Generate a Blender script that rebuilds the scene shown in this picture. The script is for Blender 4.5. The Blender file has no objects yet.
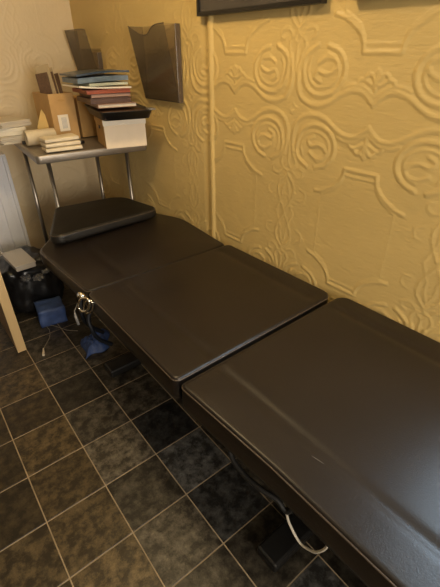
import bpy, bmesh, math, random
import numpy as np
from mathutils import Vector, Matrix, noise
random.seed(7); np.random.seed(7)
sc = bpy.context.scene
C = bpy.data.collections.new('treatment_room'); sc.collection.children.link(C)
PI = math.pi
XW, YW, ZC = 1.265, 3.12, 2.45        # right wall plane, far wall plane, ceiling

# ------------------------------------------------------------ materials
def mat(name, col, rough=.5, metal=0, spec=.5, noise_amt=0, noise_scale=20, bump=0, bump_scale=60,
        trans=0, alpha=1, emit=None, coat=0, stretch=(1, 1, 1), detail=4):
    m = bpy.data.materials.new(name); m.use_nodes = True
    nt = m.node_tree; N = nt.nodes; L = nt.links
    b = N['Principled BSDF']
    b.inputs['Base Color'].default_value = (*col, 1)
    b.inputs['Roughness'].default_value = rough
    b.inputs['Metallic'].default_value = metal
    b.inputs['Specular IOR Level'].default_value = spec
    b.inputs['Transmission Weight'].default_value = trans
    b.inputs['Alpha'].default_value = alpha
    b.inputs['Coat Weight'].default_value = coat
    tc = N.new('ShaderNodeTexCoord'); mp = N.new('ShaderNodeMapping')
    mp.inputs['Scale'].default_value = stretch
    L.new(tc.outputs['Object'], mp.inputs['Vector'])
    if noise_amt:
        n = N.new('ShaderNodeTexNoise'); n.inputs['Scale'].default_value = noise_scale
        n.inputs['Detail'].default_value = detail
        L.new(mp.outputs[0], n.inputs['Vector'])
        r = N.new('ShaderNodeValToRGB')
        r.color_ramp.elements[0].position = .3; r.color_ramp.elements[1].position = .7
        r.color_ramp.elements[0].color = (*[c * (1 - noise_amt) for c in col], 1)
        r.color_ramp.elements[1].color = (*[min(1, c * (1 + noise_amt)) for c in col], 1)
        L.new(n.outputs['Fac'], r.inputs[0]); L.new(r.outputs[0], b.inputs['Base Color'])
    if bump:
        n2 = N.new('ShaderNodeTexNoise'); n2.inputs['Scale'].default_value = bump_scale
        n2.inputs['Detail'].default_value = 5
        L.new(mp.outputs[0], n2.inputs['Vector'])
        bp = N.new('ShaderNodeBump'); bp.inputs['Strength'].default_value = bump
        bp.inputs['Distance'].default_value = .004
        L.new(n2.outputs['Fac'], bp.inputs['Height']); L.new(bp.outputs[0], b.inputs['Normal'])
    return m

M = {}
M['wall_right'] = mat('ochre_embossed_paint', (.60, .430, .165), .48, noise_amt=.05, noise_scale=3, bump=.5, bump_scale=62, stretch=(1, .5, 1.7))
M['wall_left'] = mat('cream_embossed_paint', (.63, .50, .31), .5, noise_amt=.05, noise_scale=3, bump=.3, bump_scale=70)
M['plaster'] = mat('ceiling_paint', (.72, .66, .54), .8, noise_amt=.03)
M['unseen_wall'] = mat('dull_brown_wall', (.13, .105, .075), .8, noise_amt=.04)
M['leather'] = mat('dark_brown_leather', (.0150, .0107, .0082), .33, spec=.38, noise_amt=.12, noise_scale=6, bump=.10, bump_scale=260)
M['leather_pad'] = mat('black_leather', (.014, .012, .0095), .42, spec=.35, noise_amt=.1, noise_scale=6, bump=.10, bump_scale=260)
M['piping'] = mat('leather_piping', (.06, .042, .028), .35)
M['black_steel'] = mat('black_painted_steel', (.010, .0095, .009), .4, noise_amt=.2)
M['steel'] = mat('brushed_steel', (.30, .262, .22), .42, metal=.7, noise_amt=.12, noise_scale=10, stretch=(1, 12, 1))
M['tube_steel'] = mat('tube_steel', (.36, .32, .27), .3, metal=.9)
M['chrome'] = mat('chrome', (.85, .8, .7), .12, metal=1)
M['black_rubber'] = mat('black_rubber', (.012, .011, .010), .6)
M['smoke'] = mat('smoked_acrylic', (.10, .074, .045), .14, spec=.5, alpha=.40)
M['smoke_thin'] = mat('thin_smoked_acrylic', (.14, .095, .055), .12, spec=.5, alpha=.16)
M['smoke_edge'] = mat('smoked_acrylic_edge', (.10, .07, .045), .15, spec=.6, alpha=.85)
M['kraft'] = mat('kraft_card', (.50, .30, .115), .8, noise_amt=.08, noise_scale=14)
M['kraft_in'] = mat('kraft_card_side', (.46, .27, .09), .8, noise_amt=.08, noise_scale=14)
M['white_card'] = mat('white_card', (.80, .72, .60), .7, noise_amt=.03)
M['paper'] = mat('paper', (.74, .68, .56), .75, noise_amt=.05, noise_scale=9)
M['paper_dull'] = mat('paper_dull', (.60, .53, .42), .75, noise_amt=.06, noise_scale=9)
M['tissue'] = mat('tissue_paper', (.70, .60, .44), .7, noise_amt=.1, noise_scale=12, bump=.3, bump_scale=30)
M['roll'] = mat('tissue_roll_paper', (.60, .50, .34), .6, noise_amt=.1, noise_scale=16)
M['cream_card'] = mat('cream_card', (.78, .65, .49), .7, noise_amt=.03)
M['cord_dull'] = mat('dull_cord', (.26, .22, .16), .6)
M['grey_ink'] = mat('grey_print', (.35, .36, .40), .7)
M['black_tray'] = mat('black_plastic', (.012, .011, .011), .35)
M['brown_book'] = mat('brown_cover', (.085, .04, .025), .5, noise_amt=.15)
M['pink_book'] = mat('dusty_pink_cover', (.33, .20, .15), .6)
M['red_book'] = mat('brick_red_cover', (.30, .065, .025), .5, noise_amt=.1)
M['blue_folder'] = mat('dark_blue_folder', (.035, .055, .085), .3, noise_amt=.3, noise_scale=8)
M['green_paper'] = mat('pale_green_paper', (.45, .47, .36), .6)
M['blue_paper'] = mat('slate_blue_paper', (.12, .16, .20), .4, noise_amt=.35, noise_scale=20)
M['brown_leaflet'] = mat('brown_leaflet', (.13, .075, .045), .6, noise_amt=.2, noise_scale=60)
M['cream_leaflet'] = mat('cream_leaflet', (.48, .37, .22), .6)
M['envelope'] = mat('ochre_envelope', (.58, .39, .13), .7, noise_amt=.06)
M['radiator'] = mat('white_radiator_enamel', (.70, .70, .74), .35)
M['cream_wood'] = mat('pale_wood_edge', (.62, .44, .22), .5, noise_amt=.1, noise_scale=18, stretch=(1, 1, .1))
M['brown_wood'] = mat('brown_wood_side', (.27, .175, .095), .5, noise_amt=.15, noise_scale=10, stretch=(1, 1, .15))
M['grey_plastic'] = mat('grey_beige_plastic', (.42, .38, .33), .25)
M['black_bag'] = mat('black_bag_plastic', (.009, .009, .010), .28, noise_amt=.3)
M['clear_wrap'] = mat('crumpled_clear_wrap', (.12, .115, .11), .15, spec=.8)
M['blue_fabric'] = mat('blue_fabric', (.040, .074, .20), .6, noise_amt=.2, noise_scale=25, bump=.3, bump_scale=60)
M['navy'] = mat('navy_webbing', (.003, .005, .010), .6)
M['white_cable'] = mat('white_cable', (.72, .66, .54), .4)
M['grey_connector'] = mat('grey_connector', (.20, .19, .18), .4)
M['frame_black'] = mat('black_frame', (.012, .010, .008), .3)
M['picture_dark'] = mat('dark_picture_glass', (.055, .047, .042), .12, spec=.8, noise_amt=.25, noise_scale=5)
M['daylight'] = mat('window_glass', (.9, .93, 1), .02, alpha=.08)
M['white_trim'] = mat('white_trim_paint', (.75, .72, .66), .4)

# slate tile floor : tone per tile from a colour attribute, mottled by noise
def floor_material():
    m = bpy.data.materials.new('slate_tiles'); m.use_nodes = True
    N = m.node_tree.nodes; L = m.node_tree.links; b = N['Principled BSDF']
    at = N.new('ShaderNodeAttribute'); at.attribute_type = 'GEOMETRY'; at.attribute_name = 'tone'
    tc = N.new('ShaderNodeTexCoord')
    n1 = N.new('ShaderNodeTexNoise'); n1.inputs['Scale'].default_value = 19; n1.inputs['Detail'].default_value = 8
    n1.inputs['Roughness'].default_value = .75
    L.new(tc.outputs['Object'], n1.inputs['Vector'])
    r = N.new('ShaderNodeValToRGB')
    e = r.color_ramp.elements
    e[0].position = .43; e[0].color = (.36, .34, .31, 1)
    e[1].position = .70; e[1].color = (2.5, 2.5, 2.4, 1)
    L.new(n1.outputs['Fac'], r.inputs[0])
    mx = N.new('ShaderNodeMix'); mx.data_type = 'RGBA'; mx.blend_type = 'MULTIPLY'; mx.inputs[0].default_value = 1
    mx.clamp_result = False
    L.new(at.outputs['Color'], mx.inputs[6]); L.new(r.outputs[0], mx.inputs[7])
    L.new(mx.outputs[2], b.inputs['Base Color'])
    n2 = N.new('ShaderNodeTexNoise'); n2.inputs['Scale'].default_value = 34; n2.inputs['Detail'].default_value = 6
    L.new(tc.outputs['Object'], n2.inputs['Vector'])
    bp = N.new('ShaderNodeBump'); bp.inputs['Strength'].default_value = .55; bp.inputs['Distance'].default_value = .004
    L.new(n2.outputs['Fac'], bp.inputs['Height']); L.new(bp.outputs[0], b.inputs['Normal'])
    b.inputs['Roughness'].default_value = .42
    b.inputs['Specular IOR Level'].default_value = .4
    return m
M['slate'] = floor_material()
M['grout'] = mat('grout', (.34, .26, .16), .8, noise_amt=.25, noise_scale=12)

# ------------------------------------------------------------ helpers
def link(o, parent=None):
    C.objects.link(o)
    if parent: o.parent = parent
    return o
def thing(name, label, cat, loc=(0, 0, 0), rz=0, group=None):
    o = bpy.data.objects.new(name, None); o.empty_display_size = .05
    link(o); o.location = loc; o.rotation_euler = (0, 0, rz)
    o['label'] = label; o['category'] = cat
    if group: o['group'] = group
    return o
def tag(o, label, cat, group=None):
    o['label'] = label; o['category'] = cat
    if group: o['group'] = group
    return o
def obj(name, bm, m, parent=None, smooth=False, loc=None, rz=0, bevel=0, seg=2):
    me = bpy.data.meshes.new(name)
    bmesh.ops.recalc_face_normals(bm, faces=bm.faces)
    bm.to_mesh(me); bm.free()
    for mm in (m if isinstance(m, (list, tuple)) else [m]): me.materials.append(mm)
    if smooth:
        for p in me.polygons: p.use_smooth = True
    o = bpy.data.objects.new(name, me); link(o, parent)
    if loc: o.location = loc
    o.rotation_euler = (0, 0, rz)
    if bevel:
        md = o.modifiers.new('bevel', 'BEVEL'); md.width = bevel; md.segments = seg; md.limit_method = 'ANGLE'
        md.angle_limit = .6
    return o
def struct(name, bm, m, **k):
    o = obj(name, bm, m, **k); o['kind'] = 'structure'; return o
def box(bm, lo, hi, mi=0):
    vs = [bm.verts.new((x, y, z)) for x in (lo[0], hi[0]) for y in (lo[1], hi[1]) for z in (lo[2], hi[2])]
    for f in ((0, 1, 3, 2), (4, 6, 7, 5), (0, 4, 5, 1), (2, 3, 7, 6), (0, 2, 6, 4), (1, 5, 7, 3)):
        bm.faces.new([vs[i] for i in f]).material_index = mi
    return vs
def bx(lo, hi):
    bm = bmesh.new(); box(bm, lo, hi); return bm
def tube(bm, pts, r, n=10, caps=True):
    pts = [Vector(p) for p in pts]; rings = []
    up = None
    for i, p in enumerate(pts):
        a = pts[max(i - 1, 0)]; b = pts[min(i + 1, len(pts) - 1)]
        t = (b - a).normalized()
        if up is None:
            up = Vector((0, 0, 1)) if abs(t.z) < .9 else Vector((1, 0, 0))
        s = t.cross(up).normalized(); up = s.cross(t).normalized()
        rr = r[i] if isinstance(r, (list, tuple)) else r
        rings.append([bm.verts.new(p + (s * math.cos(2 * PI * k / n) + up * math.sin(2 * PI * k / n)) * rr) for k in range(n)])
    for A, B in zip(rings, rings[1:]):
        for k in range(n): bm.faces.new((A[k], A[(k + 1) % n], B[(k + 1) % n], B[k]))
    if caps: bm.faces.new(rings[0][::-1]); bm.faces.new(rings[-1])
def smooth_path(P, k=6, closed=False):
    P = [np.array(p, float) for p in P]; out = []
    n = len(P)
    rng = range(n if closed else n - 1)
    for i in rng:
        if closed: p0, p1, p2, p3 = P[(i - 1) % n], P[i], P[(i + 1) % n], P[(i + 2) % n]
        else: p0, p1, p2, p3 = P[max(i - 1, 0)], P[i], P[i + 1], P[min(i + 2, n - 1)]
        for t in np.linspace(0, 1, k, endpoint=False):
            out.append(.5 * (2 * p1 + (p2 - p0) * t + (2 * p0 - 5 * p1 + 4 * p2 - p3) * t * t + (3 * p1 - p0 - 3 * p2 + p3) * t ** 3))
    if not closed: out.append(P[-1])
    return out
def blob(c, r, amp, freq, seed, sub=4, flat=0.):
    """crumpled soft lump resting on z = c.z"""
    bm = bmesh.new(); bmesh.ops.create_icosphere(bm, subdivisions=sub, radius=1)
    for v in bm.verts:
        d = v.co.normalized()
        s = Vector([math.copysign(abs(x) ** .72, x) for x in d])
        k = 1 + amp * noise.fractal(d * freq + Vector((seed, 0, 0)), .9, 2.1, 4)
        co = Vector((s.x * r[0] * k, s.y * r[1] * k, s.z * r[2] * k))
        co.z = max(co.z, -r[2] * .8) + r[2] * .8
        v.co = Vector(c) + co
    return bm
def sheet_stack(w, d, n, t, jitter, seed):
    rnd = random.Random(seed); bm = bmesh.new(); z = 0
    for i in range(n):
        a = rnd.uniform(-jitter, jitter); dx = rnd.uniform(-jitter, jitter) * .12; dy = rnd.uniform(-jitter, jitter) * .12
        tt = t * rnd.uniform(.7, 1.2)
        vs = box(bm, (-w / 2, -d / 2, z), (w / 2, d / 2, z + tt))
        bmesh.ops.rotate(bm, verts=vs, cent=(0, 0, 0), matrix=Matrix.Rotation(a, 3, 'Z'))
        bmesh.ops.translate(bm, verts=vs, vec=(dx, dy, 0)); z += tt + .0004
    return bm, z

# ------------------------------------------------------------ embossed wallpaper relief
U0, AX, VW = .338, .772, 1.317          # half period, axis position along the wall, mirror height
HP = .417                                # half vertical period
def S(w, h, pts, k=6, closed=False): return (w, h, smooth_path(pts, k, closed))
strokes = [
 # flowing double wave
 S(.013, 1, [(0, .036), (.018, .052), (.042, .068), (.08, .073), (.125, .058), (.175, .028), (.22, .017), (.27, .022), (.305, .045), (.322, .085), (.322, .13), (.312, .17)]),
 S(.008, .8, [(0, .056), (.02, .070), (.05, .086), (.09, .088), (.12, .078)]),
 # ring with scroll
 S(.012, 1, [(.243, .202), (.288, .176), (.301, .14), (.290, .094), (.268, .064), (.226, .049), (.176, .056), (.142, .079), (.123, .116), (.129, .153), (.158, .185), (.2, .200)], closed=False),
 S(.006, .7, [(.265, .165), (.278, .135), (.268, .098), (.235, .075), (.19, .077), (.158, .098), (.148, .130), (.165, .165), (.2, .178)]),
 S(.010, .9, [(.233, .150), (.203, .166), (.168, .161), (.155, .143), (.168, .126), (.197, .116), (.232, .124), (.244, .105), (.22, .092)]),
 # cartouche
 (.010, 1, [np.array(p) for p in [(0, .180), (.064, .180)]]),
 (.006, .7, [np.array(p) for p in [(0, .202), (.056, .202)]]),
 S(.010, 1, [(.064, .180), (.068, .205), (.084, .232), (.112, .255), (.150, .276), (.185, .285)]),
 S(.006, .7, [(.070, .222), (.088, .25), (.118, .272), (.150, .290)]),
 (.006, .4, [np.array(p) for p in [(.155, .292), (.155, .417)]]),
 (.004, .2, [np.array(p) for p in [(.143, .300), (.143, .417)]]),
 # palmette
 S(.007, .9, [(0, .07), (0, .105), (.0, .135)]),
 S(.008, 1, [(.003, .095), (.016, .118), (.030, .122), (.040, .112)]),
 S(.008, .9, [(.010, .088), (.032, .100), (.052, .106), (.064, .096)]),
 S(.006, .8, [(0, .135), (.010, .125), (.012, .11)]),
 # vine between the columns
 S(.008, .55, [(.312, .17), (.300, .20), (.310, .225), (.338, .245), (.300, .29), (.296, .33), (.312, .37), (.330, .40), (.338, .417)]),
 S(.007, .5, [(.338, .205), (.312, .235), (.290, .255), (.262, .250), (.258, .228), (.275, .222)]),
 S(.007, .45, [(.338, .27), (.322, .31), (.318, .35), (.300, .395), (.290, .417)]),
 S(.007, .5, [(.338, .02), (.325, .005), (.312, .0)]),
 S(.006, .7, [(.338, .12), (.336, .16), (.338, .2)]),
 S(.006, .45, [(.262, .30), (.235, .315), (.240, .345), (.265, .350)]),
]
RN = .002
uu = np.arange(-.01, U0 + .012, RN); ww = np.arange(-.01, HP + .012, RN)
UG, WG = np.meshgrid(uu, ww, indexing='ij')
tile = np.zeros_like(UG)
for (sw, sh, pts) in strokes:
    D = np.full_like(UG, 9.)
    for a, b in zip(pts, pts[1:]):
        ab = b - a; L2 = max(ab @ ab, 1e-12)
        for mu, mw in ((1, 0), (-1, 0)):       # include the mirror image across u = 0
            ax_, bx_ = (a[0] * mu, b[0] * mu)
            dx = bx_ - ax_
            t = np.clip(((UG - ax_) * dx + (WG - a[1]) * ab[1]) / L2, 0, 1)
            D = np.minimum(D, np.hypot(UG - ax_ - t * dx, WG - a[1] - t * ab[1]))
    sw *= .82
    q = np.clip(1 - (D / sw) ** 2, 0, 1)
    tile = np.maximum(tile, sh * q ** .8)
def relief(s, z):
    """relief height (0..1) at distance s along the wall, height z"""
    u = np.abs(((s - AX) + U0) % (2 * U0) - U0)
    w = np.abs(((z - VW) + HP) % (2 * HP) - HP)
    i = (u - uu[0]) / RN; j = (w - ww[0]) / RN
    i0 = np.clip(i.astype(int), 0, len(uu) - 2); j0 = np.clip(j.astype(int), 0, len(ww) - 2)
    fi = i - i0; fj = j - j0
    return (tile[i0, j0] * (1 - fi) * (1 - fj) + tile[i0 + 1, j0] * fi * (1 - fj) + tile[i0, j0 + 1] * (1 - fi) * fj + tile[i0 + 1, j0 + 1] * fi * fj)

def relief_wall(name, m, s0, s1, z0, z1, step, place, depth, extra, bead=None, shift=0.):
    ss = np.linspace(s0, s1, int((s1 - s0) / step) + 1); zz = np.linspace(z0, z1, int((z1 - z0) / step) + 1)
    SG, ZG = np.meshgrid(ss, zz, indexing='ij')
    h = relief(SG + shift, ZG) * depth
    if bead: h = bead(SG, ZG, h)
    h[0, :] = 0; h[-1, :] = 0; h[:, 0] = 0; h[:, -1] = 0
    co = place(SG.ravel(), h.ravel(), ZG.ravel())
    n, k = SG.shape
    idx = np.arange(n * k).reshape(n, k)
    q = np.stack([idx[:-1, :-1], idx[1:, :-1], idx[1:, 1:], idx[:-1, 1:]], -1).reshape(-1, 4)
    ev = []; ef = []
    for (a0, a1, b0, b1) in extra:             # flat remainder of the same wall
        base = len(co) + len(ev)
        P = place(np.array([a0, a1, a1, a0], float), np.zeros(4), np.array([b0, b0, b1, b1], float))
        ev += list(P); ef.append([base, base + 1, base + 2, base + 3])
    co = np.vstack([co, np.array(ev)]) if ev else co
    q = np.vstack([q, np.array(ef)]) if ef else q
    me = bpy.data.meshes.new(name)
    me.vertices.add(len(co)); me.vertices.foreach_set('co', co.ravel())
    me.loops.add(q.size); me.loops.foreach_set('vertex_index', q.ravel().astype(np.int32))
    me.polygons.add(len(q)); me.polygons.foreach_set('loop_start', np.arange(0, q.size, 4, dtype=np.int32))
    me.polygons.foreach_set('use_smooth', np.ones(len(q), bool))
    me.update(calc_edges=True); me.materials.append(m)
    o = bpy.data.objects.new(name, me); link(o); o['kind'] = 'structure'
    return o

def bead(Sg, Z, h):
    # painted vertical moulding at the join of the two lengths of wall
    d = np.abs(Sg - 1.612)
    b = np.where(d < .017, .011 * np.sqrt(np.clip(1 - (d / .017) ** 2, 0, 1)), 0)
    g = -.006 * np.exp(-((Sg - 1.655) / .022) ** 2)
    return np.maximum(h * np.clip((d - .012) / .01, 0, 1), b) + g * (d > .012)
X0, Y0 = -1.75, -2.0
relief_wall('wall_right', M['wall_right'], .22, YW, .45, 2.02, .0045,
            lambda s, h, z: np.stack([XW - h, s, z], 1), .0033,
            [(Y0, YW, 0, .45), (Y0, YW, 2.02, ZC), (Y0, -.9, .45, 2.02), (-.9, .22, .45, 1.05)], bead)
relief_wall('wall_far', M['wall_left'], -.1, XW, .35, 2.02, .005,
            lambda s, h, z: np.stack([s, YW - h, z], 1), .0020,
            [(X0, XW, 0, .35), (X0, XW, 2.02, ZC), (X0, -.1, .35, 2.02)], shift=.25)
bm = bmesh.new(); box(bm, (X0 - .1, Y0, 0), (X0, YW, ZC)); struct('wall_left', bm, M['unseen_wall'])
bm = bmesh.new()
for lo, hi in (((X0, Y0 - .1, 0), (-.5, Y0, ZC)), ((.7, Y0 - .1, 0), (XW, Y0, ZC)), ((-.5, Y0 - .1, 0), (.7, Y0, .95)), ((-.5, Y0 - .1, 2.05), (.7, Y0, ZC))):
    box(bm, lo, hi)
struct('wall_back', bm, M['unseen_wall'])
bm = bmesh.new()
for lo, hi in (((-.5, Y0 - .08, .95), (-.46, Y0 + .01, 2.05)), ((.66, Y0 - .08, .95), (.7, Y0 + .01, 2.05)), ((-.46, Y0 - .08, .95), (.66, Y0 + .01, .99)),
               ((-.46, Y0 - .08, 2.01), (.66, Y0 + .01, 2.05)), ((.085, Y0 - .06, .99), (.115, Y0 - .02, 2.01))):
    box(bm, lo, hi)
win = struct('window_2', bm, M['white_trim'])
obj('window_pane', bx((-.46, Y0 - .043, .99), (.66, Y0 - .037, 2.01)), M['daylight'], win)
bm = bmesh.new(); box(bm, (X0 - .1, Y0 - .1, ZC), (XW + .1, YW + .1, ZC + .08)); struct('ceiling', bm, M['plaster'])
# window behind and to the right of the viewer
bm = bmesh.new()
for lo, hi in (((XW, -.9, 1.05), (XW + .1, -.86, 2.02)), ((XW, .18, 1.05), (XW + .1, .22, 2.02)),
               ((XW, -.86, 1.05), (XW + .1, .18, 1.09)), ((XW, -.86, 1.98), (XW + .1, .18, 2.02)),
               ((XW + .03, -.355, 1.09), (XW + .07, -.325, 1.98))):
    box(bm, lo, hi)
win = struct('window_1', bm, M['white_trim'])
obj('window_pane', bx((XW + .046, -.86, 1.09), (XW + .052, .18, 1.98)), M['daylight'], win)

# floor : one mesh, a slab of grout and the slate tiles laid on it
TS, TY, OX, OY = .23582, .0130, .47283, 1.03612
av = np.array([math.sin(TY), math.cos(TY)]); bv = np.array([math.cos(TY), -math.sin(TY)])
tones = {(-1, -1): 1.75, (-1, 0): .38, (0, 0): 1.35, (1, 0): .62, (2, 0): .7, (0, -1): .82, (1, -1): 1.3, (2, -1): .75, (-2, 0): .85, (-2, -1): 1.0,
         (-3, -1): .42, (-3, 0): .9, (-4, -1): .95, (-4, -2): 1.05, (-3, -2): .55, (-2, -2): 1.1, (-1, -2): .85, (0, -2): 1.05, (1, -2): 1.35,
         (-1, -3): .45, (0, -3): .9, (1, -3): .8, (-2, -3): .45, (2, -2): 1.1, (-5, -1): .85, (-5, -2): .6, (-6, -1): .8, (3, 0): 1.2}
cool = {(0, 0), (1, 0), (-1, 0), (3, 0)}
bm = bmesh.new()
box(bm, (X0 - .1, Y0 - .1, -.06), (XW + .1, YW + .1, -.0015), 1)
cl = bm.loops.layers.float_color.new('tone')
rnd = random.Random(3)
g = .0034
for i in range(-10, 14):
    for j in range(-10, 5):
        cs = []
        for (di, dj) in ((g / TS, g / TS), (1 - g / TS, g / TS), (1 - g / TS, 1 - g / TS), (g / TS, 1 - g / TS)):
            w = np.array([OX, OY]) - av * TS * (i + di) + bv * TS * (j + dj)
            cs.append(w)
        if min(c[0] for c in cs) < X0 or max(c[0] for c in cs) > XW + .12 or min(c[1] for c in cs) < Y0 or max(c[1] for c in cs) > YW + .12: continue
        t = tones.get((i, j), rnd.choice([.5, .8, 1.0, 1.2]))
        col = (.050 * t, .049 * t, .048 * t) if (i, j) in cool else ((.064 * t, .045 * t, .022 * t) if j <= -2 else (.052 * t, .044 * t, .033 * t))
        vs = [bm.verts.new((c[0], c[1], 0)) for c in cs] 
        ctr = sum(cs) / 4
        lo = [bm.verts.new((*(c + (c - ctr) * .012), -.0016)) for c in cs]
        fs = [bm.faces.new(vs)]
        for k in range(4): fs.append(bm.faces.new((vs[k], lo[k], lo[(k + 1) % 4], vs[(k + 1) % 4])))
        for f in fs:
            f.material_index = 0
            for l in f.loops: l[cl] = (*col, 1)
me_floor = struct('floor', bm, [M['slate'], M['grout']])

# ------------------------------------------------------------ treatment couch
def rounded_poly(P, rad, n=10):
    out = []; k = len(P)
    for i in range(k):
        p = np.array(P[i], float); a = np.array(P[i - 1], float); b = np.array(P[(i + 1) % k], float)
        r = rad[i] if isinstance(rad, (list, tuple)) else rad
        u = (a - p) / np.linalg.norm(a - p); v = (b - p) / np.linalg.norm(b - p)
        th = math.acos(np.clip(u @ v, -1, 1)); d = r / math.tan(th / 2)
        d = min(d, .48 * np.linalg.norm(a - p), .48 * np.linalg.norm(b - p)); r = d * math.tan(th / 2)
        c = p + (u + v) / np.linalg.norm(u + v) * (r / math.sin(th / 2))
        s0 = p + u * d - c; s1 = p + v * d - c
        a0 = math.atan2(s0[1], s0[0]); a1 = math.atan2(s1[1], s1[0])
        da = (a1 - a0 + PI) % (2 * PI) - PI
        for t in np.linspace(0, 1, n): out.append(c + r * np.array([math.cos(a0 + da * t), math.sin(a0 + da * t)]))
    return np.array(out)
def cushion(P, rad, ztop, thick, R, creases=(), crown=0., taper=0.):
    out = rounded_poly(P, rad)
    x0, y0 = out.min(0); x1, y1 = out.max(0)
    nx, ny = 110, 90
    def spread(n):
        t = np.linspace(0, 1, n); return .5 - .5 * np.cos(PI * t) * (.35 + .65 * 1) if False else t * .35 + .65 * (.5 - .5 * np.cos(PI * t))
    ys = y0 + 1e-4 + (y1 - y0 - 2e-4) * spread(ny)
    rows = []
    m = len(out)
    for y in ys:
        xs = []
        for i in range(m):
            a, b = out[i], out[(i + 1) % m]
            if (a[1] - y) * (b[1] - y) <= 0 and a[1] != b[1]:
                xs.append(a[0] + (y - a[1]) / (b[1] - a[1]) * (b[0] - a[0]))
        rows.append((min(xs), max(xs)))
    bm = bmesh.new(); V = []
    A = out; B = np.roll(out, -1, 0); AB = B - A; L2 = (AB ** 2).sum(1) + 1e-12
    for y, (xa, xb) in zip(ys, rows):
        r = []
        for t in spread(nx):
            x = xa + (xb - xa) * t; p = np.array([x, y])
            tt = np.clip(((p - A) * AB).sum(1) / L2, 0, 1)
            d = np.sqrt((((A + AB * tt[:, None]) - p) ** 2).sum(1).min())
            z = ztop
            if d < R: z -= R - math.sqrt(max(R * R - (R - d) ** 2, 0))
            z += crown * min(1, d / .15)
            for (xc, w, dp) in creases:
                e = min(1, d / .05)
                z -= dp * math.exp(-((x - xc) / w) ** 2) * e
            z += .0012 * noise.noise(Vector((x * 5, y * 5, ztop))) * min(1, d / .06)
            r.append(bm.verts.new((x, y, z)))
        V.append(r)
    for a, b in zip(V, V[1:]):
        for k in range(nx - 1): bm.faces.new((a[k], a[k + 1], b[k + 1], b[k]))
    loop = V[0][:] + [r[-1] for r in V[1:]] + V[-1][-2::-1] + [r[0] for r in V[-2:0:-1]]
    prev = loop; c = out.mean(0); zs = ztop - R
    H = thick - R
    for f, ins in ((.35, -.002), (.7, -.002), (.92, .002), (1, .012)):
        ring = []
        for v in loop:
            dv = Vector((v.co.x - c[0], v.co.y - c[1], 0)); L = dv.length
            co = v.co - dv * (ins / L); co.z = v.co.z - H * f
            ring.append(bm.verts.new(co))
        for k in range(len(loop)):
            bm.faces.new((prev[k], prev[(k + 1) % len(loop)], ring[(k + 1) % len(loop)], ring[k]))
        prev = ring
    bm.faces.new(prev)
    return bm, out
couch = thing('massage_couch', 'long dark brown leather treatment couch with four padded sections along the embossed ochre wall', 'massage couch', (.85, .8, 0))
def cpart(name, bm, m, parent=couch, **k):
    o = obj(name, bm, m, None, **k)
    if parent is couch:
        o.parent = couch; o.matrix_parent_inverse = Matrix.Translation((-.85, -.8, 0))
    else: o.parent = parent
    return o
def piping(out, z, r=.0028, off=.001):
    c = out.mean(0); bm = bmesh.new()
    pts = [(*(p + (p - c) / np.linalg.norm(p - c) * off), z) for p in out]
    pts.append(pts[0]); pts.append(pts[1])
    tube(bm, pts, r, 6, False); return bm
XN, XF = .447, 1.252
secs = [
 ('foot_section', [(.472, -.85), (XF, -.85), (XF, .750), (.446, .748), (.464, .38)], [.05, .05, .045, .02, .4], .652, .100, .012, [(.590, .016, .0045), (1.150, .022, .005)], .0),
 ('middle_section', [(XN - .004, .764), (XF - .03, .770), (XF - .036, 1.426), (XN + .004, 1.434)], [.024, .05, .03, .03], .655, .094, .012, [(.600, .017, .004), (1.130, .024, .0045)], .0),
 ('back_section', [(XN + .008, 1.446), (XF - .045, 1.436), (XF, 1.90), (1.15, 2.15), (.56, 2.15), (XN - .018, 1.99)], [.03, .03, .3, .12, .12, .1], .648, .080, .012, [(.64, .025, .004)], .004),
]
for nm, P, rad, zt, th, R, cr, crown in secs:
    bm, out = cushion(P, rad, zt, th, R, cr, crown)
    o = cpart(nm, bm, M['leather'], smooth=True)
    cpart('piping', piping(out, zt - R * .7, off=-.0012), M['piping'], o, smooth=True)
bm, out = cushion([(.478, 1.945), (1.150, 1.975), (1.085, 2.35), (.672, 2.395)], [.05, .06, .12, .035], .714, .050, .018, [], .004)
hp = cpart('head_pad', bm, M['leather_pad'], smooth=True)
cpart('piping', piping(out, .716 - .011, .0025, -.003), M['piping'], hp, smooth=True)
# steel frame
bm = bmesh.new()
for y0, y1 in ((-.8, .70), (.80, 1.40), (1.48, 2.10)):
    for x in (.53, 1.13):
        box(bm, (x, y0, .525), (x + .05, y1, .568))
    box(bm, (.53, y0, .53), (1.18, y0 + .05, .566)); box(bm, (.53, y1 - .05, .53), (1.18, y1, .566))
cpart('frame', bm, M['black_steel'], bevel=.004)
cpart('centre_beam', bx((.79, -.45, .40), (.91, 1.85, .524)), M['black_steel'], bevel=.006)
for y in (.42, 1.62):
    cpart('column', bx((.79, y - .07, .07), (.91, y + .07, .40)), M['black_steel'], bevel=.006)
    cpart('foot_bar', bx((.53, y - .045, .012), (1.18, y + .045, .06)), M['black_steel'], bevel=.01)
cpart('base_beam', bx((.80, .47, .02), (.90, 1.57, .07)), M['black_steel'], bevel=.006)
bm = bmesh.new(); tube(bm, [(.72, .45, .07), (.72, 1.0, .33), (.72, 1.55, .52)], .018, 10)
cpart('lift_arm', bm, M['black_steel'], smooth=True)
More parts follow.
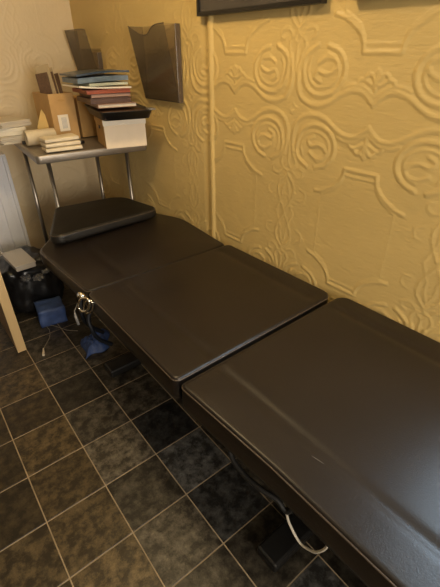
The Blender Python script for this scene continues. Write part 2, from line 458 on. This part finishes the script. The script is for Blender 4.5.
# chrome ring lever at the section join
def ring(cx, cy, cz, ry, rz, tilt, twist, r):
    pts = []
    for k in range(41):
        a = 2 * PI * k / 40; v = Vector((0, ry * math.cos(a), rz * math.sin(a)))
        v = Matrix.Rotation(twist, 3, 'Z') @ (Matrix.Rotation(tilt, 3, 'X') @ v)
        pts.append(v + Vector((cx, cy, cz)))
    bm = bmesh.new(); tube(bm, pts, r, 10, False); return bm
lv = cpart('release_ring', ring(.425, 1.425, .605, .055, .026, -.75, .25, .0055), M['chrome'], smooth=True)
cpart('release_ring', ring(.436, 1.408, .600, .050, .022, -.85, .25, .0042), M['chrome'], smooth=True)
bm = bmesh.new(); tube(bm, [(.425, 1.455, .64), (.46, 1.47, .60), (.53, 1.47, .55)], [.013, .008, .008], 12)
cpart('lever_pivot', bm, M['chrome'], smooth=True)
# hanging straps, hoses and cable
bm = bmesh.new(); tube(bm, smooth_path([(.55, 1.66, .55), (.49, 1.66, .50), (.47, 1.64, .42), (.49, 1.64, .35), (.56, 1.66, .26)]), .011, 8)
cpart('navy_strap', bm, M['navy'], smooth=True)
bm = bmesh.new(); tube(bm, smooth_path([(.55, 1.54, .55), (.47, 1.54, .47), (.465, 1.52, .40), (.49, 1.53, .33), (.55, 1.54, .26)]), .010, 8)
cpart('navy_strap', bm, M['navy'], smooth=True)
bm = bmesh.new(); tube(bm, [(.44, 1.53, .57), (.402, 1.50, .545), (.398, 1.49, .525), (.400, 1.478, .485)], [.002, .002, .0065, .006], 8)
cpart('grey_connector', bm, M['grey_connector'], smooth=True)
bm = bmesh.new(); tube(bm, smooth_path([(.52, .60, .56), (.49, .56, .49), (.485, .50, .468), (.49, .43, .470), (.505, .385, .465), (.512, .35, .445), (.53, .33, .50), (.56, .32, .54)]), .008, 8)
cpart('black_hose', bm, M['black_rubber'], smooth=True)
bm = bmesh.new(); tube(bm, smooth_path([(.53, .38, .53), (.52, .371, .463), (.52, .355, .413), (.52, .34, .384), (.52, .300, .352), (.52, .261, .372), (.52, .245, .394), (.52, .228, .44), (.53, .22, .50), (.56, .22, .54)]), .0038, 8)
wc = cpart('cable_loop', bm, M['white_cable'], smooth=True); wc['label'] = 'thin white cable hanging in a loop below the couch'
# small scuff on the foot section
bm = bmesh.new(); tube(bm, [(.560, .337, .6523), (.563, .322, .6526), (.566, .305, .6523)], [.0003, .0007, .0003], 6)
cpart('scuff', bm, M['grey_connector'])

# ------------------------------------------------------------ steel side table
TZ = 1.05; DR = math.radians(-5.0)
DO = Vector((.580, 2.200, 0)); DW, DD = .622, .70
table = thing('steel_side_table', 'stainless steel side table with tubular legs behind the couch head, piled with boxes', 'table', DO, DR)
bm = bmesh.new()
prof = [(0, 0)]
box(bm, (.012, .012, TZ - .008), (DW - .012, DD - .012, TZ - .002))
top = obj('tabletop', bm, M['steel'], table)
bm = bmesh.new()
# rolled rim: raised lip with sloping apron
def rim(bm, w, d):
    rings = []
    for ins, z in ((.022, TZ - .002), (.012, TZ + .002), (.005, TZ + .0022), (.001, TZ - .0005), (0, TZ - .004), (0, TZ - .036), (.003, TZ - .040), (.012, TZ - .040), (.012, TZ - .008)):
        pts = rounded_poly([(ins, ins), (w - ins, ins), (w - ins, d - ins), (ins, d - ins)], max(.004, .02 - ins), 5)
        rings.append([bm.verts.new((*p, z)) for p in pts])
    n = len(rings[0])
    for a, b in zip(rings, rings[1:]):
        for k in range(n): bm.faces.new((a[k], a[(k + 1) % n], b[(k + 1) % n], b[k]))
rim(bm, DW, DD)
obj('rim', bm, M['steel'], table, smooth=True)
for (wx, wy) in ((.700, 2.425), (1.185, 2.400), (.678, 2.80), (1.130, 2.75)):
    lv_ = Matrix.Rotation(-DR, 3, 'Z') @ (Vector((wx, wy, 0)) - DO); x, y = lv_.x, lv_.y
    bm = bmesh.new(); tube(bm, [(x, y, .03), (x, y, TZ - .04)], .0125, 14)
    lg = obj('leg', bm, M['tube_steel'], table, smooth=True)
    bm = bmesh.new(); tube(bm, [(x, y, TZ - .055), (x, y, TZ - .036)], .017, 14); obj('joint', bm, M['black_rubber'], lg, smooth=True)
    bm = bmesh.new(); tube(bm, [(x, y, 0), (x, y, .035)], .016, 14); obj('foot', bm, M['black_rubber'], lg, smooth=True)
T0 = TZ + .0025

# white lidded box
def local_box(name, label, cat, loc, rz, group=None): return thing(name, label, cat, loc, rz, group)
wb = thing('storage_box', 'white cardboard storage box with a lid on the right end of the steel table', 'box', (.932, 2.122, T0), math.radians(-14))
bw, bd, bh = .232, .25, .152
bm = bx((0.003, 0.003, 0), (bw - .003, bd - .003, bh - .004))
for f in bm.faces:
    if f.calc_center_median().x < .01: f.material_index = 1  # left side in kraft colour: its warm shade is put into the colour
obj('body', bm, [M['cream_card'], M['kraft']], wb, bevel=.0015)
bm = bmesh.new(); box(bm, (-.001, -.001, bh - .036), (bw + .001, bd + .001, bh))
for f in bm.faces:
    if f.calc_center_median().x < .0: f.material_index = 1  # lid's left side too, warm shade coloured in with kraft
obj('lid', bm, [M['white_card'], M['kraft']], wb, bevel=.002)
bm = bmesh.new(); bmesh.ops.create_cone(bm, cap_ends=True, segments=14, radius1=.009, radius2=.009, depth=.004, matrix=Matrix.Translation((-.002, .11, .10)) @ Matrix.Rotation(PI / 2, 4, 'Y'))
obj('finger_hole', bm, M['black_tray'], wb)
TB = T0 + bh + .001
# black tray
tr = thing('document_tray', 'black plastic document tray lying on the white storage box', 'tray', (.885, 2.015, TB), math.radians(-12))
bm = bmesh.new(); w, d, h = .272, .43, .040
outer = rounded_poly([(0, 0), (w, 0), (w, d), (0, d)], .03, 8)
cc = np.array([w / 2, d / 2]); rg = []
for s, z in ((.88, 0), (.90, .0), (1.0, h), (1.03, h + .003), (1.03, h), (.97, h - .002), (.90, .006), (.3, .006)):
    rg.append([bm.verts.new((*(cc + (p - cc) * s), z)) for p in outer])
for a, b in zip(rg, rg[1:]):
    for k in range(len(outer)): bm.faces.new((a[k], a[(k + 1) % len(outer)], b[(k + 1) % len(outer)], b[k]))
bm.faces.new(rg[0][::-1]); bm.faces.new(rg[-1])
obj('tray_shell', bm, M['black_tray'], tr, smooth=True)
ts = bx((.02, .02, .0065), (w - .02, d - .02, .034)); o = obj('paper_insert', ts, M['brown_book'], tr)
bm = bx((.245, -.010, .0415), (.280, .05, .048)); obj('clip', bm, M['grey_connector'], tr, bevel=.002)
zt = TB + .049
def book(name, label, m, pm, x, y, w, d, h, rz, z):
    t = thing(name, label, 'book', (x, y, z), math.radians(rz), None)
    bm = bmesh.new(); box(bm, (0, 0, 0), (w, d, .002)); box(bm, (0, 0, h - .002), (w, d, h)); box(bm, (0, 0, .002), (.003, d, h - .002))
    obj('cover', bm, m, t)
    obj('page_block', bx((.0035, .004, .0022), (w - .004, d - .004, h - .0022)), pm, t)
    return z + h + .0008
zb = zt
zb = book('notebook', 'dusty pink notebook lying in the black tray, lowest of the pile', M['pink_book'], M['paper_dull'], .925, 2.13, .21, .26, .017, -9, zb)
zb = book('notebook', 'dark brown notebook lying on the pink notebook', M['brown_book'], M['brown_book'], .905, 2.165, .225, .25, .024, -6, zb)
zb = book('book', 'brown covered book under the brick red book', M['brown_book'], M['pink_book'], .925, 2.20, .22, .24, .018, -8, zb)
zb = book('book', 'brick red book lying under the sheaf of papers', M['red_book'], M['red_book'], .905, 2.20, .245, .25, .018, -5, zb)
# papers sheaf, green sheets, blue folder
def curled(w, d, t, curl, m, name, parent, z, dx=0, dy=0, fold=0.0, n=24):
    bm = bmesh.new(); top_, bot = [], []
    for i in range(n + 1):
        x = w * i / n; u = 1 - i / n
        zz = curl * u ** 2.2 + fold * math.sin(PI * i / n)
        top_.append([bm.verts.new((x + dx, y + dy + .012 * math.sin(5 * u), zz + t + z)) for y in (0, d)])
        bot.append([bm.verts.new((x + dx, y + dy + .012 * math.sin(5 * u), zz + z)) for y in (0, d)])
    for i in range(n):
        bm.faces.new((top_[i][0], top_[i + 1][0], top_[i + 1][1], top_[i][1]))
        bm.faces.new((bot[i][0], bot[i][1], bot[i + 1][1], bot[i + 1][0]))
        bm.faces.new((top_[i][0], bot[i][0], bot[i + 1][0], top_[i + 1][0]))
        bm.faces.new((top_[i][1], top_[i + 1][1], bot[i + 1][1], bot[i][1]))
    bm.faces.new((top_[0][0], top_[0][1], bot[0][1], bot[0][0])); bm.faces.new((top_[-1][0], bot[-1][0], bot[-1][1], top_[-1][1]))
    return obj(name, bm, m, parent)
o = curled(.30, .235, .008, .014, M['paper'], 'paper_sheaf', None, 0); o.location = (.868, 2.205, zb)
tag(o, 'white sheaf of papers with a curled end on the brick red book', 'papers'); 
o = curled(.225, .225, .013, .0, M['green_paper'], 'paper_sheaf', None, 0); o.location = (.925, 2.207, zb + .017)
tag(o, 'pale green sheaf of papers between the white sheets and the blue folder', 'papers')
o = curled(.29, .215, .024, -.006, M['blue_paper'], 'plastic_wallet', None, 0); o.location = (.868, 2.212, zb + .038)
tag(o, 'slate blue document wallet stuffed with papers beneath the dark folder', 'folder')
o = curled(.30, .235, .009, -.012, M['blue_folder'], 'ring_folder', None, 0, fold=.003); o.location = (.862, 2.20, zb + .0755)
tag(o, 'dark navy folder on top of the pile on the white box', 'folder')

PILE0 = set(C.objects)
# kraft magazine file with leaflets
mf = thing('magazine_file', 'tall kraft cardboard magazine file with a white label, on the left of the table', 'box', (.862, 2.69, T0), math.radians(4))
cw, cd, ch = .158, .24, .268
bm = bmesh.new()
box(bm, (0, 0, 0), (cw, .004, ch)); box(bm, (0, cd - .004, 0), (cw, cd, ch - .0))
box(bm, (0, .004, 0), (.004, cd - .004, ch)); box(bm, (cw - .004, .004, 0), (cw, cd - .004, ch)); box(bm, (.004, .004, 0), (cw - .004, cd - .004, .004))
obj('card_body', bm, M['kraft'], mf)
lb = obj('label_panel', bx((.034, -.0015, .055), (.100, -.0002, .15)), M['white_card'], mf)
bm = bmesh.new()
for k in range(5): box(bm, (.055 + k * .007, -.0022, .07), (.0575 + k * .007, -.0014, .135))
obj('printed_lines', bm, M['grey_ink'], lb)
bm = bmesh.new(); bmesh.ops.create_cone(bm, cap_ends=True, segments=20, radius1=.016, radius2=.016, depth=.002, matrix=Matrix.Translation((.075, -.0006, .23)) @ Matrix.Diagonal((1.3, 1, .4, 1)) @ Matrix.Rotation(PI / 2, 4, 'X'))
obj('finger_notch', bm, M['kraft_in'], mf)
def leaflet(lab, m, x, y, w, h, lean, t=.006):
    bm = bx((-w / 2, -t / 2, 0), (w / 2, t / 2, h))
    o = obj('leaflet', bm, m, None); o.location = (x, y, T0 + .006)
    o.rotation_euler = (math.radians(-4), math.radians(lean), math.radians(-58)); tag(o, lab, 'leaflet', 'leaflets standing in the kraft magazine file'); return o
leaflet('dark brown leaflet leaning at the left of the kraft magazine file', M['brown_leaflet'], .915, 2.82, .09, .37, -8)
leaflet('cream leaflet, tallest of those in the kraft magazine file', M['cream_leaflet'], .940, 2.80, .10, .415, -11)
leaflet('brown and cream leaflet right of the tallest one in the kraft file', M['brown_leaflet'], .962, 2.80, .07, .375, -10, .004)
leaflet('narrow cream leaflet second from right in the kraft magazine file', M['cream_leaflet'], .977, 2.80, .07, .400, -12, .003)
leaflet('thin brown leaflet at the right end of the kraft magazine file', M['brown_leaflet'], .992, 2.81, .07, .365, -9, .003)
# shallow kraft carton behind magazine file
kc = thing('cardboard_carton', 'plain kraft cardboard carton standing between the magazine file and the white box', 'box', (1.045, 2.72, T0), 0)
bm = bx((0, 0, 0), (.19, .20, .235)); obj('carton_body', bm, M['kraft_in'], kc, bevel=.002)
bm = bx((-.001, .095, .234), (.191, .105, .2365)); obj('seam_tape', bm, M['kraft'], kc)
# paper roll, folded napkins, envelope, loose papers
bm = bmesh.new()
prof = [(0, .012), (.05, .012), (.05, .048), (.0, .050)]
n = 28; L = .17
ra, rb = .016, .046
rings = []
for (xx, rr) in ((0, ra), (0, rb), (L, rb), (L, ra), (0, ra)):
    rings.append([bm.verts.new((xx, rr * math.cos(2 * PI * k / n), rr * math.sin(2 * PI * k / n) * .93)) for k in range(n)])
for a, b in zip(rings, rings[1:]):
    for k in range(n): bm.faces.new((a[k], a[(k + 1) % n], b[(k + 1) % n], b[k]))
o = obj('paper_roll', bm, M['roll'], None, smooth=False); o.location = (.672, 2.66, T0 + .045); o.rotation_euler = (0, 0, math.radians(-3))
tag(o, 'cream couch paper roll lying on its side behind the folded napkins', 'paper roll')
z = T0
for k, (w, lab) in enumerate(((.205, 'folded cream napkin bundle at the bottom of the front stack'), (.20, 'folded cream napkin bundle in the middle of the front stack'), (.195, 'folded cream napkin bundle on top of the front stack'))):
    bm = bmesh.new(); box(bm, (0, 0, 0), (w, .105, .022))
    bmesh.ops.subdivide_edges(bm, edges=bm.edges, cuts=5, use_grid_fill=True)
    for v in bm.verts:
        v.co.z += .0022 * noise.noise(v.co * 26 + Vector((k * 3, 0, 0))) * (v.co.z > .01)
        if v.co.x < .004 or v.co.y < .003: 
            v.co.z = .011 + (v.co.z - .011) * .75
    o = obj('napkin_bundle', bm, M['tissue'], None, smooth=False, bevel=.003); o.location = (.692 + .004 * k, 2.385 + .003 * k, z); o.rotation_euler = (0, 0, math.radians(-5 + 3 * k))
    tag(o, lab, 'napkins', 'folded napkin bundles at the table front'); z += .0245
bm = bmesh.new()
P = [(0, 0), (.12, 0), (.105, .10), (.09, .13)]
a = [bm.verts.new((x, 0, zz)) for x, zz in P]; b = [bm.verts.new((x, .006, zz)) for x, zz in P]
bm.faces.new(a); bm.faces.new(b[::-1])
for k in range(4): bm.faces.new((a[k], a[(k + 1) % 4], b[(k + 1) % 4], b[k]))
o = obj('padded_envelope', bm, M['envelope'], None); o.location = (.735, 2.715, T0 + .062); o.rotation_euler = (math.radians(-4), 0, math.radians(2))
o.location = (.735, 2.735, T0)
for v in o.data.vertices:
    if v.co.z > .01: v.co.z += .055
tag(o, 'ochre envelope with a pointed corner standing against the kraft magazine file', 'envelope')
z = T0
for k, (w, d, n_, dx, dy, rz, lab) in enumerate(((.20, .26, 11, 0, 0, 6, 'bottom sheaf of the loose white papers at the table left edge'),
                                            (.20, .24, 11, -.01, .01, -9, 'middle sheaf of the loose white papers at the table left edge'),
                                            (.19, .25, 10, .0, .02, 14, 'top sheaf of the loose white papers at the table left edge'))):
    bm, hh = sheet_stack(w, d, n_, .0036, .05, k + 5)
    o = obj('paper_sheaf', bm, M['paper'] if k % 2 else M['paper_dull'], None); o.location = (.70 - .055 + dx, 2.915 + dy, z); o.rotation_euler = (0, 0, math.radians(rz))
    tag(o, lab, 'papers', 'loose papers at the left of the steel table'); z += hh + .0015
bm = bx((0, 0, 0), (.035, .02, .02)); o = obj('binder_clip', bm, M['black_tray'], None, bevel=.004); o.location = (.665, 2.725, T0)
tag(o, 'small black clip beside the paper roll on the table left edge', 'clip')
bm = bx((0, 0, 0), (.05, .02, .018)); o = obj('stapler', bm, M['black_tray'], None, bevel=.005); o.location = (.925, 2.50, T0); o.rotation_euler = (0, 0, .3)
tag(o, 'small dark gadget between the napkins and the white storage box', 'gadget')

# these tabletop items scaled down toward the camera, keeping their positions in the image
K = .9375
for o in [o for o in C.objects if o not in PILE0 and o.parent is None]:
    l = o.location
    o.location = (l.x * K, l.y * K, T0 + (l.z - T0) * K); o.scale = (K, K, K)

# ------------------------------------------------------------ smoked wall file holders
def wall_holder(label, ya, yb, zb_, zt_, side_top, notch):
    """pocket on the right wall; ya = near end, yb = far end"""
    t = thing('wall_file_holder', label, 'file holder', (XW, (ya + yb) / 2, zb_), 0, None)
    ox, oy, oz = XW, (ya + yb) / 2, zb_
    th = .003; xt, xb = -.095, -.030; H = zt_ - zb_
    h2 = (yb - ya) / 2
    def prism(P, off):                       # polygon P of 3-D points, thickness vector off
        bm = bmesh.new(); a = [bm.verts.new(p) for p in P]; b = [bm.verts.new(Vector(p) + Vector(off)) for p in P]
        bm.faces.new(a); bm.faces.new(b[::-1])
        for k in range(len(P)): bm.faces.new((a[k], a[(k + 1) % len(P)], b[(k + 1) % len(P)], b[k]))
        return bm
    xo = lambda z: xb + (xt - xb) * z / H
    # back plate on the wall
    obj('back_plate', bx((-.010, -h2, 0), (-.0065, h2, H * (1 if side_top > .99 else side_top + .06))), M['smoke_thin'], t)
    # front panel with dipped top edge (notch: list of (fraction along from near, height fraction))
    pts = [(0, 0)] + [(1, 0)] + notch[::-1]
    P = [(xo(z * H) - (0), -h2 + y * 2 * h2, z * H) for y, z in pts]
    obj('front_panel', prism(P, (.003, 0, 0)), M['smoke'], t)
    zs = side_top * H
    obj('side_panel', prism([(-.0105, -h2, 0), (xb, -h2, 0), (xo(zs) + .003, -h2, zs), (-.0105, -h2, zs)], (0, .003, 0)), M['smoke_thin'], t)
    obj('side_panel', prism([(-.0105, h2 - .003, 0), (xb, h2 - .003, 0), (xt + .003, h2 - .003, H), (-.0105, h2 - .003, H)], (0, .003, 0)), M['smoke'], t)
    obj('bottom_panel', bx((xb + .001, -h2 + .003, 0), (-.0105, h2 - .003, .003)), M['smoke_edge'], t)
    obj('mounting_strip', bx((-.0345, -h2 - .004, 0), (-.007, -h2 - .001, zs)), M['smoke_edge'], t, bevel=.001)
    bm = bmesh.new(); tube(bm, [(xo(z * H) + .0015, -h2 + y * 2 * h2, z * H) for y, z in smooth_path(notch, 5)], .0028, 6)
    obj('rolled_edge', bm, M['smoke_edge'], t, smooth=True)
    bm = bmesh.new(); bmesh.ops.create_cone(bm, cap_ends=True, segments=12, radius1=.006, radius2=.006, depth=.006, matrix=Matrix.Translation((-.014, 0, H * .9)) @ Matrix.Rotation(PI / 2, 4, 'Y'))
    obj('screw', bm, M['chrome'], t)
    return t
wall_holder('large empty smoked plastic file holder on the ochre wall right of the paper pile', 1.840, 2.178, 1.280, 1.615, 1.0,
            [(0, 1.0), (.22, .99), (.36, .955), (.50, .885), (.68, .885), (.85, .94), (1, 1.0)])
wall_holder('smoked plastic file holder near the room corner, half hidden behind the paper pile', 2.725, 3.045, 1.290, 1.625, .64,
            [(0, .98), (.18, 1.0), (.45, 1.0), (.75, 1.0), (1, 1.0)])

# ------------------------------------------------------------ pictures
def picture(label, y0, y1, z0, z1):
    t = thing('picture_frame', label, 'picture', (XW - .006, (y0 + y1) / 2, z0), 0, 'framed pictures at the top of the wall')
    h = (y1 - y0) / 2; H = z1 - z0; b = .014; bm = bmesh.new()
    for lo, hi in (((-.026, -h, 0), (0, h, b)), ((-.026, -h, H - b), (0, h, H)), ((-.026, -h, b), (0, -h + b, H - b)), ((-.026, h - b, b), (0, h, H - b))):
        box(bm, lo, hi)
    obj('frame', bm, M['frame_black'], t)
    obj('picture_panel', bx((-.018, -h + b, b), (-.004, h - b, H - b)), M['picture_dark'], t)
picture('dark picture in a thin black frame, left one of two at the wall top', .997, 1.668, 1.632, 2.08)
picture('dark picture in a thin black frame, right one of two at the wall top', .245, .892, 1.632, 2.08)

# ------------------------------------------------------------ left side: radiator, panel, bag, boxes
rd = thing('radiator', 'white panel radiator with vertical flutes on the far wall left of the steel table', 'radiator', (.1, YW - .03, .15))
bm = bmesh.new(); n = 180; w0, w1 = -.55, .500; Hh = .77
cols = []
for i in range(n * 2 + 1):
    x = w0 + (w1 - w0) * i / (n * 2); ph = (x - w0) / .085 % 1
    d = -.075 - .010 * (1 if .18 < ph < .72 else 0)
    cols.append([bm.verts.new((x, d, z)) for z in (0, Hh)])
for a, b in zip(cols, cols[1:]): bm.faces.new((a[0], b[0], b[1], a[1]))
obj('fluted_panel', bm, M['radiator'], rd)
bm = bmesh.new(); box(bm, (w0, -.068, -.0), (w1, -.02, Hh)); obj('rear_panel', bm, M['radiator'], rd)
bm = bmesh.new(); box(bm, (w0 - .004, -.090, Hh), (w1 + .004, -.01, Hh + .012)); obj('top_grille', bm, M['radiator'], rd, bevel=.003)
bm = bmesh.new(); box(bm, (w1, -.090, 0), (w1 + .006, -.01, Hh)); obj('end_cap', bm, M['radiator'], rd, bevel=.002)
for x in (-.40, .45):
    bm = bmesh.new(); tube(bm, [(x, -.045, -.15), (x, -.045, .0)], .009, 10); obj('pipe', bm, M['radiator'], rd)
for x in (-.3, .35): obj('bracket', bx((x, -.02, .1), (x + .03, .026, .6)), M['radiator'], rd)

cb = thing('wooden_cabinet_panel', 'upright wooden end panel with a pale front edge at the left image edge', 'cabinet', (.235, 2.14, 0))
bm = bx((-.028, .004, 0), (.018, .56, .60))
obj('side_board', bm, M['brown_wood'], cb)
obj('front_edge', bx((-.030, -.001, 0), (.018, .004, .60)), M['cream_wood'], cb)
obj('side_moulding', bx((.018, .03, .0), (.022, .05, .40)), M['cream_wood'], cb)

bm = blob((.475, 2.67, 0), (.19, .20, .205), .10, 2.2, 4.2, 5)
o = obj('black_bag', bm, M['black_bag'], None, smooth=True); tag(o, 'black plastic bag slumped on the floor beneath the grey container', 'bag')
gb = thing('plastic_container', 'shallow grey beige plastic container on top of the black bag', 'container', (.420, 2.53, .372), math.radians(3))
bm = bmesh.new(); box(bm, (-.060, -.13, 0), (.060, .13, .032)); obj('tub', bm, M['grey_plastic'], gb, bevel=.008, seg=3)
obj('lid', bx((-.063, -.133, .030), (.063, .133, .038)), M['grey_plastic'], gb, bevel=.003)
for k, (x, y, z, r) in enumerate(((.42, 2.497, .27, .022), (.49, 2.49, .25, .024), (.545, 2.515, .27, .020))):
    bm = blob((x, y - .02, z), (r * 1.3, r, r * .8), .45, 3.0, 9 + k * 2.3, 3)
    o = obj('crumpled_wrapper', bm, M['clear_wrap'], None, smooth=False)
    tag(o, ['crumpled clear wrapper on the left of the black bag', 'crumpled clear wrapper on the middle of the black bag', 'crumpled clear wrapper on the right of the black bag'][k], 'wrapper', 'crumpled wrappers on the black bag')
bb = thing('blue_storage_bag', 'blue fabric storage bag on the floor in front of the black bag', 'bag', (.485, 2.36, 0), math.radians(-8))
bm = bmesh.new(); box(bm, (-.080, -.075, 0), (.080, .075, .115)); bmesh.ops.subdivide_edges(bm, edges=bm.edges, cuts=7, use_grid_fill=True)
for v in bm.verts:
    k = .011 * noise.noise(v.co * 16); v.co += v.co.normalized() * k; v.co.z = max(0, v.co.z)
obj('bag_body', bm, M['blue_fabric'], bb, smooth=True)
bm = bmesh.new(); bmesh.ops.create_grid(bm, x_segments=40, y_segments=40, size=1)
for v in bm.verts:
    x, y = v.co.x, v.co.y
    z = .055 * (1 - x ** 4) * (1 - y ** 4) + .030 * noise.fractal(Vector((x * 2.1, y * 2.1, 3.3)), .8, 2, 3) * (1 - x ** 2) * (1 - y ** 2)
    v.co = Vector((.595 + x * .080 * (1 + .15 * math.sin(3 * y)) + y * .03, 1.925 + y * .090 * (1 + .12 * math.sin(4 * x)), max(z, .002)))
g_ = bmesh.ops.extrude_face_region(bm, geom=bm.faces[:])
for v in [e for e in g_['geom'] if isinstance(e, bmesh.types.BMVert)]: v.co.z += .004
o = obj('blue_cloth', bm, M['blue_fabric'], None, smooth=True); tag(o, 'rumpled blue cloth on the floor under the couch below the chrome rings', 'cloth')
fc = thing('floor_cord', 'thin pale cord with a small plug on the slate floor by the wooden panel', 'cord', (.4, 2.12, 0))
def fl(P): return [(x - .4, y - 2.12, .003) for x, y in P]
bm = bmesh.new(); tube(bm, smooth_path(fl([(.330, 2.075), (.36, 2.115), (.393, 2.159), (.415, 2.207), (.424, 2.26), (.42, 2.31)])), .0016, 6); obj('cord', bm, M['cord_dull'], fc)
bm = bmesh.new(); tube(bm, smooth_path(fl([(.42, 2.31), (.455, 2.28), (.477, 2.238), (.50, 2.19), (.514, 2.165), (.56, 2.12)])), .0016, 6); obj('cord', bm, M['cord_dull'], fc)
bm = bmesh.new(); tube(bm, [(x, y, z + .003) for x, y, z in fl([(.312, 2.015), (.322, 2.045), (.332, 2.08)])], [.007, .006, .003], 8); obj('plug', bm, M['paper_dull'], fc)

# ------------------------------------------------------------ light
def area(name, loc, rot, sx, sy, e, col):
    l = bpy.data.lights.new(name, 'AREA'); l.shape = 'RECTANGLE'; l.size = sx; l.size_y = sy; l.energy = e; l.color = col
    o = bpy.data.objects.new(name, l); link(o); o.location = loc; o.rotation_euler = rot; return o
def point(name, loc, e, col, r):
    l = bpy.data.lights.new(name, 'POINT'); l.energy = e; l.color = col; l.shadow_soft_size = r
    o = bpy.data.objects.new(name, l); link(o); o.location = loc; return o
point('ceiling_bulb', (.50, 1.30, 2.28), 27, (1, .75, .39), .07)
area('window_daylight', (XW + .12, -.34, 1.535), (0, math.radians(90), 0), .88, 1.04, 42, (.64, .83, 1))
area('back_window_daylight', (.1, Y0 - .11, 1.5), (math.radians(90), 0, 0), 1.1, 1.0, 95, (1, .89, .74))
w = bpy.data.worlds.new('daylight'); sc.world = w; w.use_nodes = True
w.node_tree.nodes['Background'].inputs[0].default_value = (.55, .68, .9, 1)
w.node_tree.nodes['Background'].inputs[1].default_value = .8

# ------------------------------------------------------------ camera
cam = bpy.data.cameras.new('camera'); co = bpy.data.objects.new('camera', cam); link(co)
yaw, pitch, roll, f = .681345417, .550480734, -.00641313207, 393.226
cy, sy, cp, sp = math.cos(yaw), math.sin(yaw), math.cos(pitch), math.sin(pitch)
F = Vector((sy * cp, cy * cp, -sp)); R_ = Vector((cy, -sy, 0)); U = R_.cross(F)
r2 = math.cos(roll) * R_ + math.sin(roll) * U; u2 = -math.sin(roll) * R_ + math.cos(roll) * U
mtx = Matrix((r2, u2, -F)).transposed().to_4x4(); mtx.translation = (0, 0, 1.5)
co.matrix_world = mtx
cam.sensor_fit = 'VERTICAL'; cam.sensor_height = 36; cam.lens = f * 36 / 587; cam.clip_start = .02
sc.camera = co
vs = sc.view_settings; vs.view_transform = 'Standard'; vs.look = 'None'; vs.gamma = 1; vs.use_curve_mapping = False; vs.exposure = 0
